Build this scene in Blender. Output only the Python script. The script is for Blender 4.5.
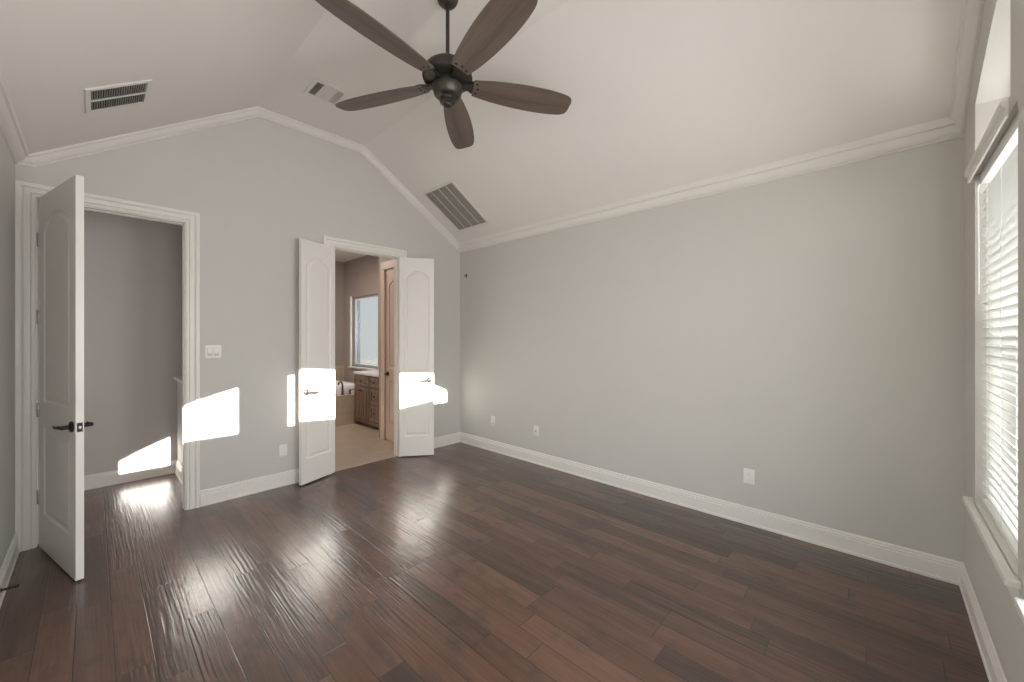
import bpy, bmesh, math, random
from mathutils import Vector, Matrix
from mathutils.geometry import tessellate_polygon

random.seed(7)
R = math.radians
scene = bpy.context.scene
for o in list(bpy.data.objects):
    bpy.data.objects.remove(o, do_unlink=True)
COL = scene.collection

# ------------------------------------------------------------------ room measures (metres)
W, D = 3.964, 4.755          # the room spans x -W..0, y -D..0
PLATE = 2.783                # ceiling meets the long wall here
SLOPE = 0.6214
FLAT = 3.695                 # flat strip along the ridge
KR = -(FLAT - PLATE) / SLOPE
PLATE_L, STEP_L, SLOPE_L = 2.772, -3.900, 0.669   # short level ledge, then the left slope
KL = STEP_L + (FLAT - PLATE_L) / SLOPE_L

# ------------------------------------------------------------------ camera
cam_d = bpy.data.cameras.new('camera')
cam = bpy.data.objects.new('camera', cam_d)
COL.objects.link(cam)
cam.location = (-3.591, -4.393, 1.5)
cam.rotation_euler = (R(90), 0, R(-46.79))
cam_d.sensor_width = 36
cam_d.lens = 393.16 / 1024 * 36
cam_d.shift_y = -4.27 / 1024
cam_d.clip_start = 0.03
scene.camera = cam

# ------------------------------------------------------------------ light
scene.view_settings.view_transform = 'Standard'
scene.view_settings.look = 'None'
scene.view_settings.gamma = 1
scene.view_settings.use_curve_mapping = False
scene.view_settings.exposure = 0.33
scene.cycles.max_bounces = 14
scene.cycles.diffuse_bounces = 8

world = bpy.data.worlds.new('sky')
scene.world = world
world.use_nodes = True
wn, wl = world.node_tree.nodes, world.node_tree.links
wn.clear()
w_out = wn.new('ShaderNodeOutputWorld')
w_bg = wn.new('ShaderNodeBackground')
w_tc = wn.new('ShaderNodeTexCoord')
w_sep = wn.new('ShaderNodeSeparateXYZ')
w_ramp = wn.new('ShaderNodeValToRGB')
w_ramp.color_ramp.elements[0].position = 0.0
w_ramp.color_ramp.elements[0].color = (1.0, 0.93, 0.82, 1)
w_ramp.color_ramp.elements[1].position = 0.6
w_ramp.color_ramp.elements[1].color = (0.74, 0.86, 1.0, 1)
wl.new(w_tc.outputs['Generated'], w_sep.inputs[0])
wl.new(w_sep.outputs['Z'], w_ramp.inputs[0])
wl.new(w_ramp.outputs[0], w_bg.inputs[0])
w_bg.inputs[1].default_value = 1.6
wl.new(w_bg.outputs[0], w_out.inputs[0])

SUN_DIR = Vector((0.035, 1.0, -0.385))
sun_d = bpy.data.lights.new('sun', 'SUN')
sun_d.energy = 32.0
sun_d.angle = R(0.35)
sun_d.color = (1.0, 0.97, 0.94)
sun = bpy.data.objects.new('sun', sun_d)
COL.objects.link(sun)
sun.location = (-2, -12, 6)
sun.rotation_euler = SUN_DIR.to_track_quat('-Z', 'Y').to_euler()


def area(name, loc, direction, sx, sy, power, color):
    d = bpy.data.lights.new(name, 'AREA')
    d.shape = 'RECTANGLE'
    d.size, d.size_y = sx, sy
    d.energy = power
    d.color = color
    o = bpy.data.objects.new(name, d)
    COL.objects.link(o)
    o.location = loc
    o.rotation_euler = Vector(direction).to_track_quat('-Z', 'Z').to_euler()
    return o


# fill lamp added outside the made-up window of the left wall
area('fill_left', (-4.55, -2.95, 1.45), (1, 0, 0.2), 2.9, 2.2, 7, (0.985, 0.975, 1.0))
# daylight arriving at the two windows behind the camera
area('daylight_middle', (-1.98, -D - 0.28, 1.50), (0, 1, 0.1), 0.86, 1.66, 43, (0.985, 0.975, 1.0))
area('daylight_corner', (-3.23, -D - 0.28, 1.50), (0, 1, 0.1), 0.80, 1.66, 37, (0.985, 0.975, 1.0))
# daylight arriving at the window in view, on the outer face of its blind
area('daylight_right', (-0.85, -5.45, 1.55), (0, 1, -0.25), 1.3, 1.5, 30, (1.0, 0.98, 0.96))
# daylight arriving at the bath window
area('daylight_bath', (0.75, 2.9, 1.7), (-1, 0, -0.05), 1.0, 1.4, 70, (0.88, 0.94, 1.0))
area('bath_fill_light', (-1.5, 2.1, 3.0), (0, 0, -1), 0.5, 0.5, 32, (1.0, 0.86, 0.73))  # unseen lamp added to brighten the bathroom


# fill lamp added to brighten the hall, out of sight left of the doorway
area('hall_fill_light', (-4.9, 0.65, 1.5), (1, 0.15, -0.05), 0.8, 1.6, 7.0, (1.0, 0.96, 0.93))


# ------------------------------------------------------------------ materials
MATS = {}


def principled(name, color, rough=0.5, metal=0.0, spec=0.5, bump=None, bump_scale=200, vary=0.0):
    m = bpy.data.materials.new(name)
    m.use_nodes = True
    nt = m.node_tree
    b = nt.nodes['Principled BSDF']
    b.inputs['Base Color'].default_value = (*color, 1)
    b.inputs['Roughness'].default_value = rough
    b.inputs['Metallic'].default_value = metal
    b.inputs['Specular IOR Level'].default_value = spec
    tc = nt.nodes.new('ShaderNodeTexCoord')
    if vary:
        n = nt.nodes.new('ShaderNodeTexNoise')
        n.inputs['Scale'].default_value = 6
        n.inputs['Detail'].default_value = 4
        mx = nt.nodes.new('ShaderNodeMix')
        mx.data_type = 'RGBA'
        mx.inputs[6].default_value = (*[c * (1 - vary) for c in color], 1)
        mx.inputs[7].default_value = (*[min(1, c * (1 + vary)) for c in color], 1)
        nt.links.new(tc.outputs['Object'], n.inputs['Vector'])
        nt.links.new(n.outputs['Fac'], mx.inputs[0])
        nt.links.new(mx.outputs[2], b.inputs['Base Color'])
    if bump:
        n = nt.nodes.new('ShaderNodeTexNoise')
        n.inputs['Scale'].default_value = bump_scale
        n.inputs['Detail'].default_value = 3
        bp = nt.nodes.new('ShaderNodeBump')
        bp.inputs['Strength'].default_value = bump
        bp.inputs['Distance'].default_value = 0.004
        nt.links.new(tc.outputs['Object'], n.inputs['Vector'])
        nt.links.new(n.outputs['Fac'], bp.inputs['Height'])
        nt.links.new(bp.outputs['Normal'], b.inputs['Normal'])
    MATS[name] = m
    return m


principled('wall_paint', (0.572, 0.556, 0.526), 0.62, bump=0.12, bump_scale=130, vary=0.012)
principled('crown_paint', (0.74, 0.705, 0.67), 0.45)
principled('ceiling_paint', (0.74, 0.70, 0.665), 0.8, bump=0.1, bump_scale=110, vary=0.01)
principled('trim_paint', (0.76, 0.735, 0.695), 0.38, bump=0.03, bump_scale=60)
principled('door_paint', (0.77, 0.745, 0.71), 0.36, bump=0.03, bump_scale=60)
principled('hall_shade_paint', (0.52, 0.49, 0.465), 0.6, bump=0.12, bump_scale=130)  # room wall paint toned down to stand in for the hall's shade
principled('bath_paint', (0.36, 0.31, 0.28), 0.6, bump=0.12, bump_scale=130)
principled('linen_paint', (0.62, 0.50, 0.42), 0.45)
principled('dark_bronze', (0.030, 0.025, 0.022), 0.38, metal=0.7)
principled('fan_metal', (0.075, 0.066, 0.055), 0.42, metal=0.8, bump=0.05, bump_scale=60)
principled('aged_pewter', (0.055, 0.045, 0.038), 0.45, metal=0.4)
principled('satin_nickel', (0.40, 0.38, 0.35), 0.35, metal=0.8)
principled('steel', (0.7, 0.7, 0.7), 0.25, metal=1.0)
principled('white_plastic', (0.80, 0.78, 0.74), 0.35)
principled('grey_plastic', (0.50, 0.47, 0.44), 0.5)
principled('dark_slot', (0.04, 0.038, 0.035), 0.7)
principled('black_rubber', (0.015, 0.015, 0.015), 0.5)
principled('vent_metal', (0.69, 0.655, 0.62), 0.5)
principled('louvre_metal', (0.62, 0.60, 0.56), 0.45)
principled('grille_louvre', (0.40, 0.37, 0.325), 0.5)
principled('duct_dark', (0.02, 0.02, 0.02), 0.9)
principled('filter_dark', (0.14, 0.125, 0.105), 0.9)
principled('vinyl_white', (0.82, 0.82, 0.81), 0.4)
principled('tub_white', (0.86, 0.85, 0.84), 0.12)
principled('counter_stone', (0.75, 0.72, 0.70), 0.2, vary=0.12)
principled('ground_outside', (0.36, 0.30, 0.23), 0.9, vary=0.15)
principled('fence_wood', (0.52, 0.40, 0.28), 0.8, vary=0.15)


def slat_material():
    m = bpy.data.materials.new('blind_slat')
    m.use_nodes = True
    nt = m.node_tree
    b = nt.nodes['Principled BSDF']
    b.inputs['Base Color'].default_value = (0.86, 0.86, 0.85, 1)
    b.inputs['Roughness'].default_value = 0.45
    tr = nt.nodes.new('ShaderNodeBsdfTranslucent')
    tr.inputs['Color'].default_value = (0.8, 0.8, 0.78, 1)
    mx = nt.nodes.new('ShaderNodeMixShader')
    mx.inputs[0].default_value = 0.5
    nt.links.new(b.outputs[0], mx.inputs[1])
    nt.links.new(tr.outputs[0], mx.inputs[2])
    nt.links.new(mx.outputs[0], nt.nodes['Material Output'].inputs[0])
    MATS['blind_slat'] = m


slat_material()


def glass_material(name, tint, fac):
    m = bpy.data.materials.new(name)
    m.use_nodes = True
    nt = m.node_tree
    nt.nodes.remove(nt.nodes['Principled BSDF'])
    t = nt.nodes.new('ShaderNodeBsdfTransparent')
    t.inputs[0].default_value = (*tint, 1)
    g = nt.nodes.new('ShaderNodeBsdfGlossy')
    g.inputs['Roughness'].default_value = 0.02
    mx = nt.nodes.new('ShaderNodeMixShader')
    mx.inputs[0].default_value = fac
    nt.links.new(t.outputs[0], mx.inputs[1])
    nt.links.new(g.outputs[0], mx.inputs[2])
    nt.links.new(mx.outputs[0], nt.nodes['Material Output'].inputs[0])
    MATS[name] = m


glass_material('clear_glass', (0.97, 0.98, 0.97), 0.04)
glass_material('bath_glass', (0.54, 0.58, 0.61), 0.05)


class NT:
    """small node-graph helper"""

    def __init__(self, name):
        self.m = bpy.data.materials.new(name)
        self.m.use_nodes = True
        self.t = self.m.node_tree
        self.b = self.t.nodes['Principled BSDF']
        MATS[name] = self.m

    def n(self, kind, **kw):
        x = self.t.nodes.new(kind)
        for k, v in kw.items():
            setattr(x, k, v)
        return x

    def plug(self, sock, v):
        if isinstance(v, bpy.types.NodeSocket):
            self.t.links.new(v, sock)
        else:
            sock.default_value = v

    def math(self, op, a, b=0.0, c=0.0):
        x = self.n('ShaderNodeMath', operation=op)
        for i, v in enumerate((a, b, c)):
            self.plug(x.inputs[i], v)
        return x.outputs[0]

    def comb(self, x, y, z=0.0):
        c = self.n('ShaderNodeCombineXYZ')
        for i, v in enumerate((x, y, z)):
            self.plug(c.inputs[i], v)
        return c.outputs[0]

    def noise(self, vec, scale, detail=3.0, rough=0.5):
        x = self.n('ShaderNodeTexNoise')
        self.plug(x.inputs['Vector'], vec)
        x.inputs['Scale'].default_value = scale
        x.inputs['Detail'].default_value = detail
        x.inputs['Roughness'].default_value = rough
        return x.outputs['Fac']

    def white(self, vec):
        x = self.n('ShaderNodeTexWhiteNoise', noise_dimensions='2D')
        self.plug(x.inputs['Vector'], vec)
        return x.outputs['Value'], x.outputs['Color']

    def ramp(self, fac, stops):
        x = self.n('ShaderNodeValToRGB')
        e = x.color_ramp.elements
        while len(e) < len(stops):
            e.new(0.5)
        for el, (p, c) in zip(e, stops):
            el.position = p
            el.color = (*c, 1) if len(c) == 3 else c
        self.plug(x.inputs[0], fac)
        return x.outputs[0]

    def mix(self, fac, a, b, mode='MIX'):
        x = self.n('ShaderNodeMix', data_type='RGBA', blend_type=mode)
        self.plug(x.inputs[0], fac)
        self.plug(x.inputs[6], a if isinstance(a, bpy.types.NodeSocket) else (*a, 1))
        self.plug(x.inputs[7], b if isinstance(b, bpy.types.NodeSocket) else (*b, 1))
        return x.outputs[2]


def floor_material():
    g = NT('hand_scraped_wood')
    tc = g.n('ShaderNodeTexCoord')
    sp = g.n('ShaderNodeSeparateXYZ')
    g.t.links.new(tc.outputs['Object'], sp.inputs[0])
    X, Y = sp.outputs['X'], sp.outputs['Y']
    PW = 0.131
    u = g.math('DIVIDE', g.math('ADD', X, 20.03), PW)
    row = g.math('FLOOR', u)
    fu = g.math('FRACT', u)
    r1, rc = g.white(g.comb(row, 3.7))
    plen = g.math('MULTIPLY_ADD', r1, 0.55, 0.62)
    r2, _ = g.white(g.comb(row, 11.3))
    v = g.math('DIVIDE', g.math('ADD', g.math('MULTIPLY_ADD', r2, 3.0, 40.0), Y), plen)
    col = g.math('FLOOR', v)
    fv = g.math('FRACT', v)
    pid = g.comb(row, col)
    h1, hc = g.white(pid)
    h2, _ = g.white(g.comb(g.math('ADD', row, 0.37), g.math('ADD', col, 77.1)))
    h3, _ = g.white(g.comb(g.math('ADD', row, 31.9), g.math('ADD', col, 5.3)))
    # grain coordinates, shifted per plank
    gx = g.math('ADD', X, g.math('MULTIPLY', h1, 13.0))
    gy = g.math('ADD', Y, g.math('MULTIPLY', h2, 17.0))
    grain = g.noise(g.comb(g.math('MULTIPLY', gx, 55.0), g.math('MULTIPLY', gy, 3.0)), 1.0, 5.0, 0.6)
    streak = g.noise(g.comb(g.math('MULTIPLY', gx, 14.0), g.math('MULTIPLY', gy, 1.3)), 1.0, 3.0, 0.5)
    blot = g.noise(g.comb(g.math('MULTIPLY', gx, 7.0), g.math('MULTIPLY', gy, 4.5)), 1.0, 3.0, 0.55)
    base = g.ramp(h1, [(0.0, (0.040, 0.021, 0.014)), (0.35, (0.072, 0.032, 0.020)),
                       (0.7, (0.102, 0.044, 0.027)), (1.0, (0.145, 0.070, 0.043))])
    c = g.mix(g.math('MULTIPLY', g.ramp(grain, [(0.35, (0, 0, 0)), (0.75, (1, 1, 1))]), 0.5), base, (0.030, 0.018, 0.013))
    c = g.mix(g.math('MULTIPLY', g.ramp(streak, [(0.45, (0, 0, 0)), (0.8, (1, 1, 1))]), 0.45), c, (0.17, 0.093, 0.066))
    c = g.mix(g.math('MULTIPLY', g.ramp(blot, [(0.53, (0, 0, 0)), (0.70, (1, 1, 1))]), 0.75), c, (0.035, 0.026, 0.022))
    # seams between planks
    du = g.math('MULTIPLY', g.math('MINIMUM', fu, g.math('SUBTRACT', 1.0, fu)), PW)
    dv = g.math('MULTIPLY', g.math('MINIMUM', fv, g.math('SUBTRACT', 1.0, fv)), plen)
    dmin = g.math('MINIMUM', du, dv)
    seam = g.n('ShaderNodeMapRange')
    g.plug(seam.inputs['Value'], dmin)
    seam.inputs['From Min'].default_value = 0.0008
    seam.inputs['From Max'].default_value = 0.0028
    seam = seam.outputs[0]
    c = g.mix(seam, (0.012, 0.008, 0.006), c)
    g.t.links.new(c, g.b.inputs['Base Color'])
    # scraped ripples that run along the plank
    warp = g.noise(g.comb(g.math('MULTIPLY', gx, 3.0), g.math('MULTIPLY', gy, 2.2)), 1.0, 2.0)
    rip = g.noise(g.comb(g.math('ADD', g.math('MULTIPLY', gx, 75.0), g.math('MULTIPLY', warp, 2.0)),
                         g.math('MULTIPLY', gy, 1.9)), 1.0, 2.0, 0.45)
    soft = g.noise(g.comb(g.math('MULTIPLY', gx, 16.0), g.math('MULTIPLY', gy, 6.0)), 1.0, 2.0)
    amp = g.math('POWER', h3, 0.9)
    hgt = g.math('MULTIPLY', rip, g.math('MULTIPLY_ADD', amp, 1.0, 0.12))
    hgt = g.math('ADD', hgt, g.math('MULTIPLY', soft, 0.55))
    hgt = g.math('ADD', hgt, g.math('MULTIPLY', seam, 0.12))
    hgt = g.math('ADD', hgt, g.math('MULTIPLY', grain, 0.08))
    tilt = g.math('MULTIPLY', g.math('SUBTRACT', h2, 0.5), g.math('MULTIPLY', fu, 0.5))
    hgt = g.math('ADD', hgt, tilt)
    bp = g.n('ShaderNodeBump')
    bp.inputs['Strength'].default_value = 1.0
    bp.inputs['Distance'].default_value = 0.0030
    g.t.links.new(hgt, bp.inputs['Height'])
    g.t.links.new(bp.outputs[0], g.b.inputs['Normal'])
    rgh = g.math('MULTIPLY_ADD', h2, 0.07, 0.27)
    rgh = g.math('ADD', rgh, g.math('MULTIPLY', grain, 0.10))
    g.t.links.new(rgh, g.b.inputs['Roughness'])
    g.b.inputs['Specular IOR Level'].default_value = 0.35
    g.b.inputs['Coat Weight'].default_value = 0.75
    g.b.inputs['Coat IOR'].default_value = 1.6
    g.b.inputs['Coat Roughness'].default_value = 0.22
    g.t.links.new(bp.outputs[0], g.b.inputs['Coat Normal'])


floor_material()


def tile_material(name, base, grout, size, rough, rot=0.0, axes='XY'):
    g = NT(name)
    tc = g.n('ShaderNodeTexCoord')
    sp = g.n('ShaderNodeSeparateXYZ')
    g.t.links.new(tc.outputs['Object'], sp.inputs[0])
    A, B = sp.outputs[axes[0]], sp.outputs[axes[1]]
    ca, sa = math.cos(rot), math.sin(rot)
    u = g.math('ADD', g.math('MULTIPLY', A, ca / size), g.math('MULTIPLY', B, sa / size))
    v = g.math('ADD', g.math('MULTIPLY', A, -sa / size), g.math('MULTIPLY', B, ca / size))
    u = g.math('ADD', u, 40.2)
    v = g.math('ADD', v, 40.4)
    fu, fv = g.math('FRACT', u), g.math('FRACT', v)
    h, _ = g.white(g.comb(g.math('FLOOR', u), g.math('FLOOR', v)))
    d = g.math('MINIMUM', g.math('MINIMUM', fu, g.math('SUBTRACT', 1.0, fu)), g.math('MINIMUM', fv, g.math('SUBTRACT', 1.0, fv)))
    cloud = g.noise(tc.outputs['Object'], 5.0, 5.0, 0.6)
    c = g.mix(cloud, tuple(x * 0.8 for x in base), tuple(min(1, x * 1.18) for x in base))
    c = g.mix(g.math('MULTIPLY', h, 0.18), c, tuple(x * 0.7 for x in base))
    s = g.math('GREATER_THAN', d, 0.004 / size)
    c = g.mix(s, grout, c)
    g.t.links.new(c, g.b.inputs['Base Color'])
    g.b.inputs['Roughness'].default_value = rough
    bp = g.n('ShaderNodeBump')
    bp.inputs['Strength'].default_value = 0.5
    bp.inputs['Distance'].default_value = 0.002
    g.t.links.new(s, bp.inputs['Height'])
    g.t.links.new(bp.outputs[0], g.b.inputs['Normal'])


tile_material('bath_floor_tile', (0.42, 0.34, 0.275), (0.32, 0.26, 0.21), 0.45, 0.4, R(45))
tile_material('bath_wall_tile', (0.52, 0.41, 0.31), (0.42, 0.33, 0.25), 0.32, 0.35, 0, 'XZ')


def wood_material(name, dark, light, axis, rough, scale=1.0, bump=0.0):
    g = NT(name)
    tc = g.n('ShaderNodeTexCoord')
    sp = g.n('ShaderNodeSeparateXYZ')
    g.t.links.new(tc.outputs['Object'], sp.inputs[0])
    k = {'X': (2.5, 50, 50), 'Y': (50, 2.5, 50), 'Z': (50, 50, 2.5)}[axis]
    vec = g.comb(*[g.math('MULTIPLY', sp.outputs[a], k[i] * scale) for i, a in enumerate('XYZ')])
    n1 = g.noise(vec, 1.0, 5.0, 0.6)
    vec2 = g.comb(*[g.math('MULTIPLY', sp.outputs[a], k[i] * scale * 0.22) for i, a in enumerate('XYZ')])
    n2 = g.noise(vec2, 1.0, 3.0, 0.5)
    f = g.math('MULTIPLY_ADD', n2, 0.55, g.math('MULTIPLY', n1, 0.45))
    c = g.ramp(f, [(0.32, dark), (0.68, light)])
    g.t.links.new(c, g.b.inputs['Base Color'])
    g.b.inputs['Roughness'].default_value = rough
    if bump:
        bp = g.n('ShaderNodeBump')
        bp.inputs['Strength'].default_value = bump
        bp.inputs['Distance'].default_value = 0.001
        g.t.links.new(n1, bp.inputs['Height'])
        g.t.links.new(bp.outputs[0], g.b.inputs['Normal'])


wood_material('blade_wood', (0.060, 0.043, 0.034), (0.150, 0.108, 0.085), 'X', 0.42, 1.0, 0.2)
wood_material('vanity_wood', (0.075, 0.048, 0.036), (0.25, 0.16, 0.115), 'Z', 0.4, 1.0, 0.2)


def brick_material():
    g = NT('outside_brick')
    tc = g.n('ShaderNodeTexCoord')
    mp = g.n('ShaderNodeMapping')
    mp.inputs['Rotation'].default_value = (R(90), 0, 0)
    br = g.n('ShaderNodeTexBrick')
    br.inputs['Color1'].default_value = (0.34, 0.30, 0.29, 1)
    br.inputs['Color2'].default_value = (0.24, 0.22, 0.23, 1)
    br.inputs['Mortar'].default_value = (0.55, 0.54, 0.52, 1)
    br.inputs['Scale'].default_value = 1.0
    br.inputs['Brick Width'].default_value = 0.2
    br.inputs['Row Height'].default_value = 0.075
    br.inputs['Mortar Size'].default_value = 0.006
    g.t.links.new(tc.outputs['Object'], mp.inputs[0])
    g.t.links.new(mp.outputs[0], br.inputs['Vector'])
    g.t.links.new(br.outputs[0], g.b.inputs['Base Color'])
    g.b.inputs['Roughness'].default_value = 0.85


brick_material()


# ------------------------------------------------------------------ mesh helpers
def add_box(bm, lo, hi, bevel=0.0, seg=2):
    vs = [bm.verts.new((x, y, z)) for x in (lo[0], hi[0]) for y in (lo[1], hi[1]) for z in (lo[2], hi[2])]
    idx = [(0, 1, 3, 2), (4, 6, 7, 5), (0, 4, 5, 1), (2, 3, 7, 6), (0, 2, 6, 4), (1, 5, 7, 3)]
    fs = [bm.faces.new([vs[i] for i in f]) for f in idx]
    if bevel:
        es = list({e for f in fs for e in f.edges})
        bmesh.ops.bevel(bm, geom=es, offset=bevel, segments=seg, affect='EDGES', profile=0.6)


def map3(axis, a, p):
    """axis = extrusion axis; p = the two other coordinates in x, y, z order"""
    if axis == 'x':
        return (a, p[0], p[1])
    if axis == 'y':
        return (p[0], a, p[1])
    return (p[0], p[1], a)


def add_prism(bm, outer, holes, axis, a0, a1):
    loops = [outer] + list(holes)
    tris = tessellate_polygon([[Vector((p[0], p[1], 0)) for p in lp] for lp in loops])
    flat = [p for lp in loops for p in lp]
    v0 = [bm.verts.new(map3(axis, a0, p)) for p in flat]
    v1 = [bm.verts.new(map3(axis, a1, p)) for p in flat]
    for t in tris:
        bm.faces.new([v0[i] for i in t])
        bm.faces.new([v1[i] for i in reversed(t)])
    k = 0
    for lp in loops:
        n = len(lp)
        for i in range(n):
            j = (i + 1) % n
            bm.faces.new((v0[k + i], v0[k + j], v1[k + j], v1[k + i]))
        k += n


def add_lathe(bm, prof, center=(0, 0, 0), seg=32, mat=None):
    """prof: (radius, z) pairs; mat optionally turns the result"""
    rings = []
    c = Vector(center)

    def put(p):
        p = Vector(p)
        if mat is not None:
            p = mat @ p
        return bm.verts.new(p + c)

    for r, z in prof:
        if r < 1e-6:
            rings.append([put((0, 0, z))])
        else:
            rings.append([put((r * math.cos(2 * math.pi * i / seg), r * math.sin(2 * math.pi * i / seg), z)) for i in range(seg)])
    for a, b in zip(rings, rings[1:]):
        for i in range(seg):
            j = (i + 1) % seg
            if len(a) == 1 and len(b) == 1:
                continue
            if len(a) == 1:
                bm.faces.new((a[0], b[i], b[j]))
            elif len(b) == 1:
                bm.faces.new((a[i], a[j], b[0]))
            else:
                bm.faces.new((a[i], a[j], b[j], b[i]))
    if len(rings[0]) > 1:
        bm.faces.new(list(reversed(rings[0])))
    if len(rings[-1]) > 1:
        bm.faces.new(rings[-1])


def add_tube(bm, pts, radii, seg=12, squash=None):
    pts = [Vector(p) for p in pts]
    if not isinstance(radii, (list, tuple)):
        radii = [radii] * len(pts)
    rings = []
    up = Vector((0, 0, 1))
    for i, p in enumerate(pts):
        d = (pts[min(i + 1, len(pts) - 1)] - pts[max(i - 1, 0)]).normalized()
        ref = up if abs(d.dot(up)) < 0.95 else Vector((1, 0, 0))
        s = d.cross(ref).normalized()
        t = s.cross(d).normalized()
        k = squash if squash else (1, 1)
        rings.append([bm.verts.new(p + radii[i] * (k[0] * math.cos(2 * math.pi * j / seg) * s + k[1] * math.sin(2 * math.pi * j / seg) * t)) for j in range(seg)])
    for a, b in zip(rings, rings[1:]):
        for i in range(seg):
            j = (i + 1) % seg
            bm.faces.new((a[i], a[j], b[j], b[i]))
    bm.faces.new(list(reversed(rings[0])))
    bm.faces.new(rings[-1])


def smooth(vals, n=6):
    """Catmull-Rom through tuples"""
    out = []
    m = len(vals)
    for i in range(m - 1):
        p0, p1, p2, p3 = vals[max(i - 1, 0)], vals[i], vals[i + 1], vals[min(i + 2, m - 1)]
        for k in range(n):
            t = k / n
            out.append(tuple(0.5 * (2 * b + (c - a) * t + (2 * a - 5 * b + 4 * c - d) * t * t + (3 * b - a - 3 * c + d) * t ** 3)
                             for a, b, c, d in zip(p0, p1, p2, p3)))
    out.append(vals[-1])
    return out


def obj(name, bm, mat, parent=None, shade=False, loc=None):
    bmesh.ops.remove_doubles(bm, verts=bm.verts, dist=1e-6)
    bmesh.ops.recalc_face_normals(bm, faces=bm.faces)
    me = bpy.data.meshes.new(name)
    bm.to_mesh(me)
    bm.free()
    me.materials.append(MATS[mat])
    if shade:
        for p in me.polygons:
            p.use_smooth = True
        me.set_sharp_from_angle(angle=R(shade if shade is not True else 35))
    o = bpy.data.objects.new(name, me)
    COL.objects.link(o)
    if parent:
        o.parent = parent
    if loc:
        o.location = loc
    return o


def tag(o, label, cat, group=None, kind=None):
    o['label'] = label
    o['category'] = cat
    if group:
        o['group'] = group
    if kind:
        o['kind'] = kind
    return o


def empty(name, loc=(0, 0, 0), rotz=0.0):
    o = bpy.data.objects.new(name, None)
    COL.objects.link(o)
    o.location = loc
    o.rotation_euler = (0, 0, rotz)
    o.empty_display_size = 0.1
    return o


def struct(name, bm, mat, label, cat, shade=False):
    return tag(obj(name, bm, mat, shade=shade), label, cat, kind='structure')


def boxes(*bs, bevel=0.0):
    bm = bmesh.new()
    for lo, hi in bs:
        add_box(bm, lo, hi, bevel)
    return bm


def copy_tree(o, parent=None):
    c = o.copy()
    COL.objects.link(c)
    c.parent = parent
    for ch in list(o.children):
        copy_tree(ch, c)
    return c


# ------------------------------------------------------------------ floor
bm = boxes(((-W - 0.15, -D - 0.2, -0.12), (0.12, 0.035, 0.0)), ((-5.2, 0.035, -0.12), (-2.86, 1.42, 0.0)))
struct('floor', bm, 'hand_scraped_wood', 'dark brown hand-scraped wood plank floor of the empty room', 'floor')
bm = boxes(((-2.86, 0.035, -0.12), (0.12, 3.95, 0.002)))
struct('floor_bath', bm, 'bath_floor_tile', 'tan stone tile floor seen through the open double doors', 'floor')

# ------------------------------------------------------------------ ceiling: two slopes and a flat strip
gable = [(-W, PLATE_L), (STEP_L, PLATE_L), (KL, FLAT), (KR, FLAT), (0, PLATE)]
bm = bmesh.new()
add_prism(bm, [(-W - 0.15, PLATE_L), (STEP_L, PLATE_L), (KL, FLAT), (KR, FLAT), (0.12, PLATE - 0.12 * SLOPE),
               (0.12, FLAT + 0.12), (-W - 0.15, FLAT + 0.12)], [], 'y', -D - 0.2, 0.12)
struct('ceiling', bm, 'ceiling_paint', 'warm white vaulted ceiling with two slopes and a flat ridge strip', 'ceiling')
bm = boxes(((-5.2, 0.12, 2.75), (-2.86, 1.45, 2.85)))
struct('ceiling_hall', bm, 'ceiling_paint', 'shaded flat ceiling of the hall past the single door', 'ceiling')
bm = boxes(((-2.86, 0.12, 3.06), (0.12, 3.95, 3.16)))
struct('ceiling_bath', bm, 'ceiling_paint', 'shaded flat ceiling of the bathroom past the double doors', 'ceiling')

# ------------------------------------------------------------------ walls
DH = 2.491                       # head of the door openings
O1 = (-3.872, -3.045)            # opening to the hall
O2 = (-1.802, -0.972)            # opening to the bathroom
T = 0.12
bm = bmesh.new()
add_prism(bm, [(-W, 0), (O1[0], 0), (O1[0], DH), (O1[1], DH), (O1[1], 0), (O2[0], 0), (O2[0], DH), (O2[1], DH), (O2[1], 0),
               (0, 0), (0, PLATE + 0.01), (KR, FLAT + 0.01), (KL, FLAT + 0.01), (-W, PLATE_L + 0.01)], [], 'y', 0, T)
struct('wall_back', bm, 'wall_paint', 'pale grey gable wall with two doorways', 'wall')

bm = boxes(((0, -D - 0.2, 0), (0.12, 0.12, PLATE + 0.02)))
struct('wall_right', bm, 'wall_paint', 'long plain pale grey wall with three outlets near its base', 'wall')

LWIN = (-4.42, -1.50, 0.35, 2.42)      # y0, y1, z0, z1 of the added wide window in the left wall
bm = bmesh.new()
add_prism(bm, [(-D - 0.2, 0), (0.12, 0), (0.12, PLATE + 0.02), (-D - 0.2, PLATE + 0.02)],
          [[(LWIN[0], LWIN[2]), (LWIN[1], LWIN[2]), (LWIN[1], LWIN[3]), (LWIN[0], LWIN[3])]], 'x', -W - 0.15, -W)
struct('wall_left', bm, 'wall_paint', 'shaded grey wall at the left edge beside the single door', 'wall')

# window wall with three tall openings under one eyebrow arch
CX = -W / 2
ARC_R = 3.52


def arch_z(x, top):
    return top - (ARC_R - math.sqrt(ARC_R ** 2 - (x - CX) ** 2))


OUT_TOP, IN_TOP = 3.040, 3.105
WX = [(-1.175, -0.394), (-2.42, -1.54), (-3.635, -2.826)]      # the three openings
LOWX0 = [-1.29, -2.42, -3.635]
SILL, HEAD, TSILL = 0.63, 2.36, 2.426


def arch_loop(x0, x1, top, z0):
    n = 14
    return [(x0, z0), (x1, z0)] + [(x1 + (x0 - x1) * i / n, arch_z(x1 + (x0 - x1) * i / n, top)) for i in range(n + 1)]


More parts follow.
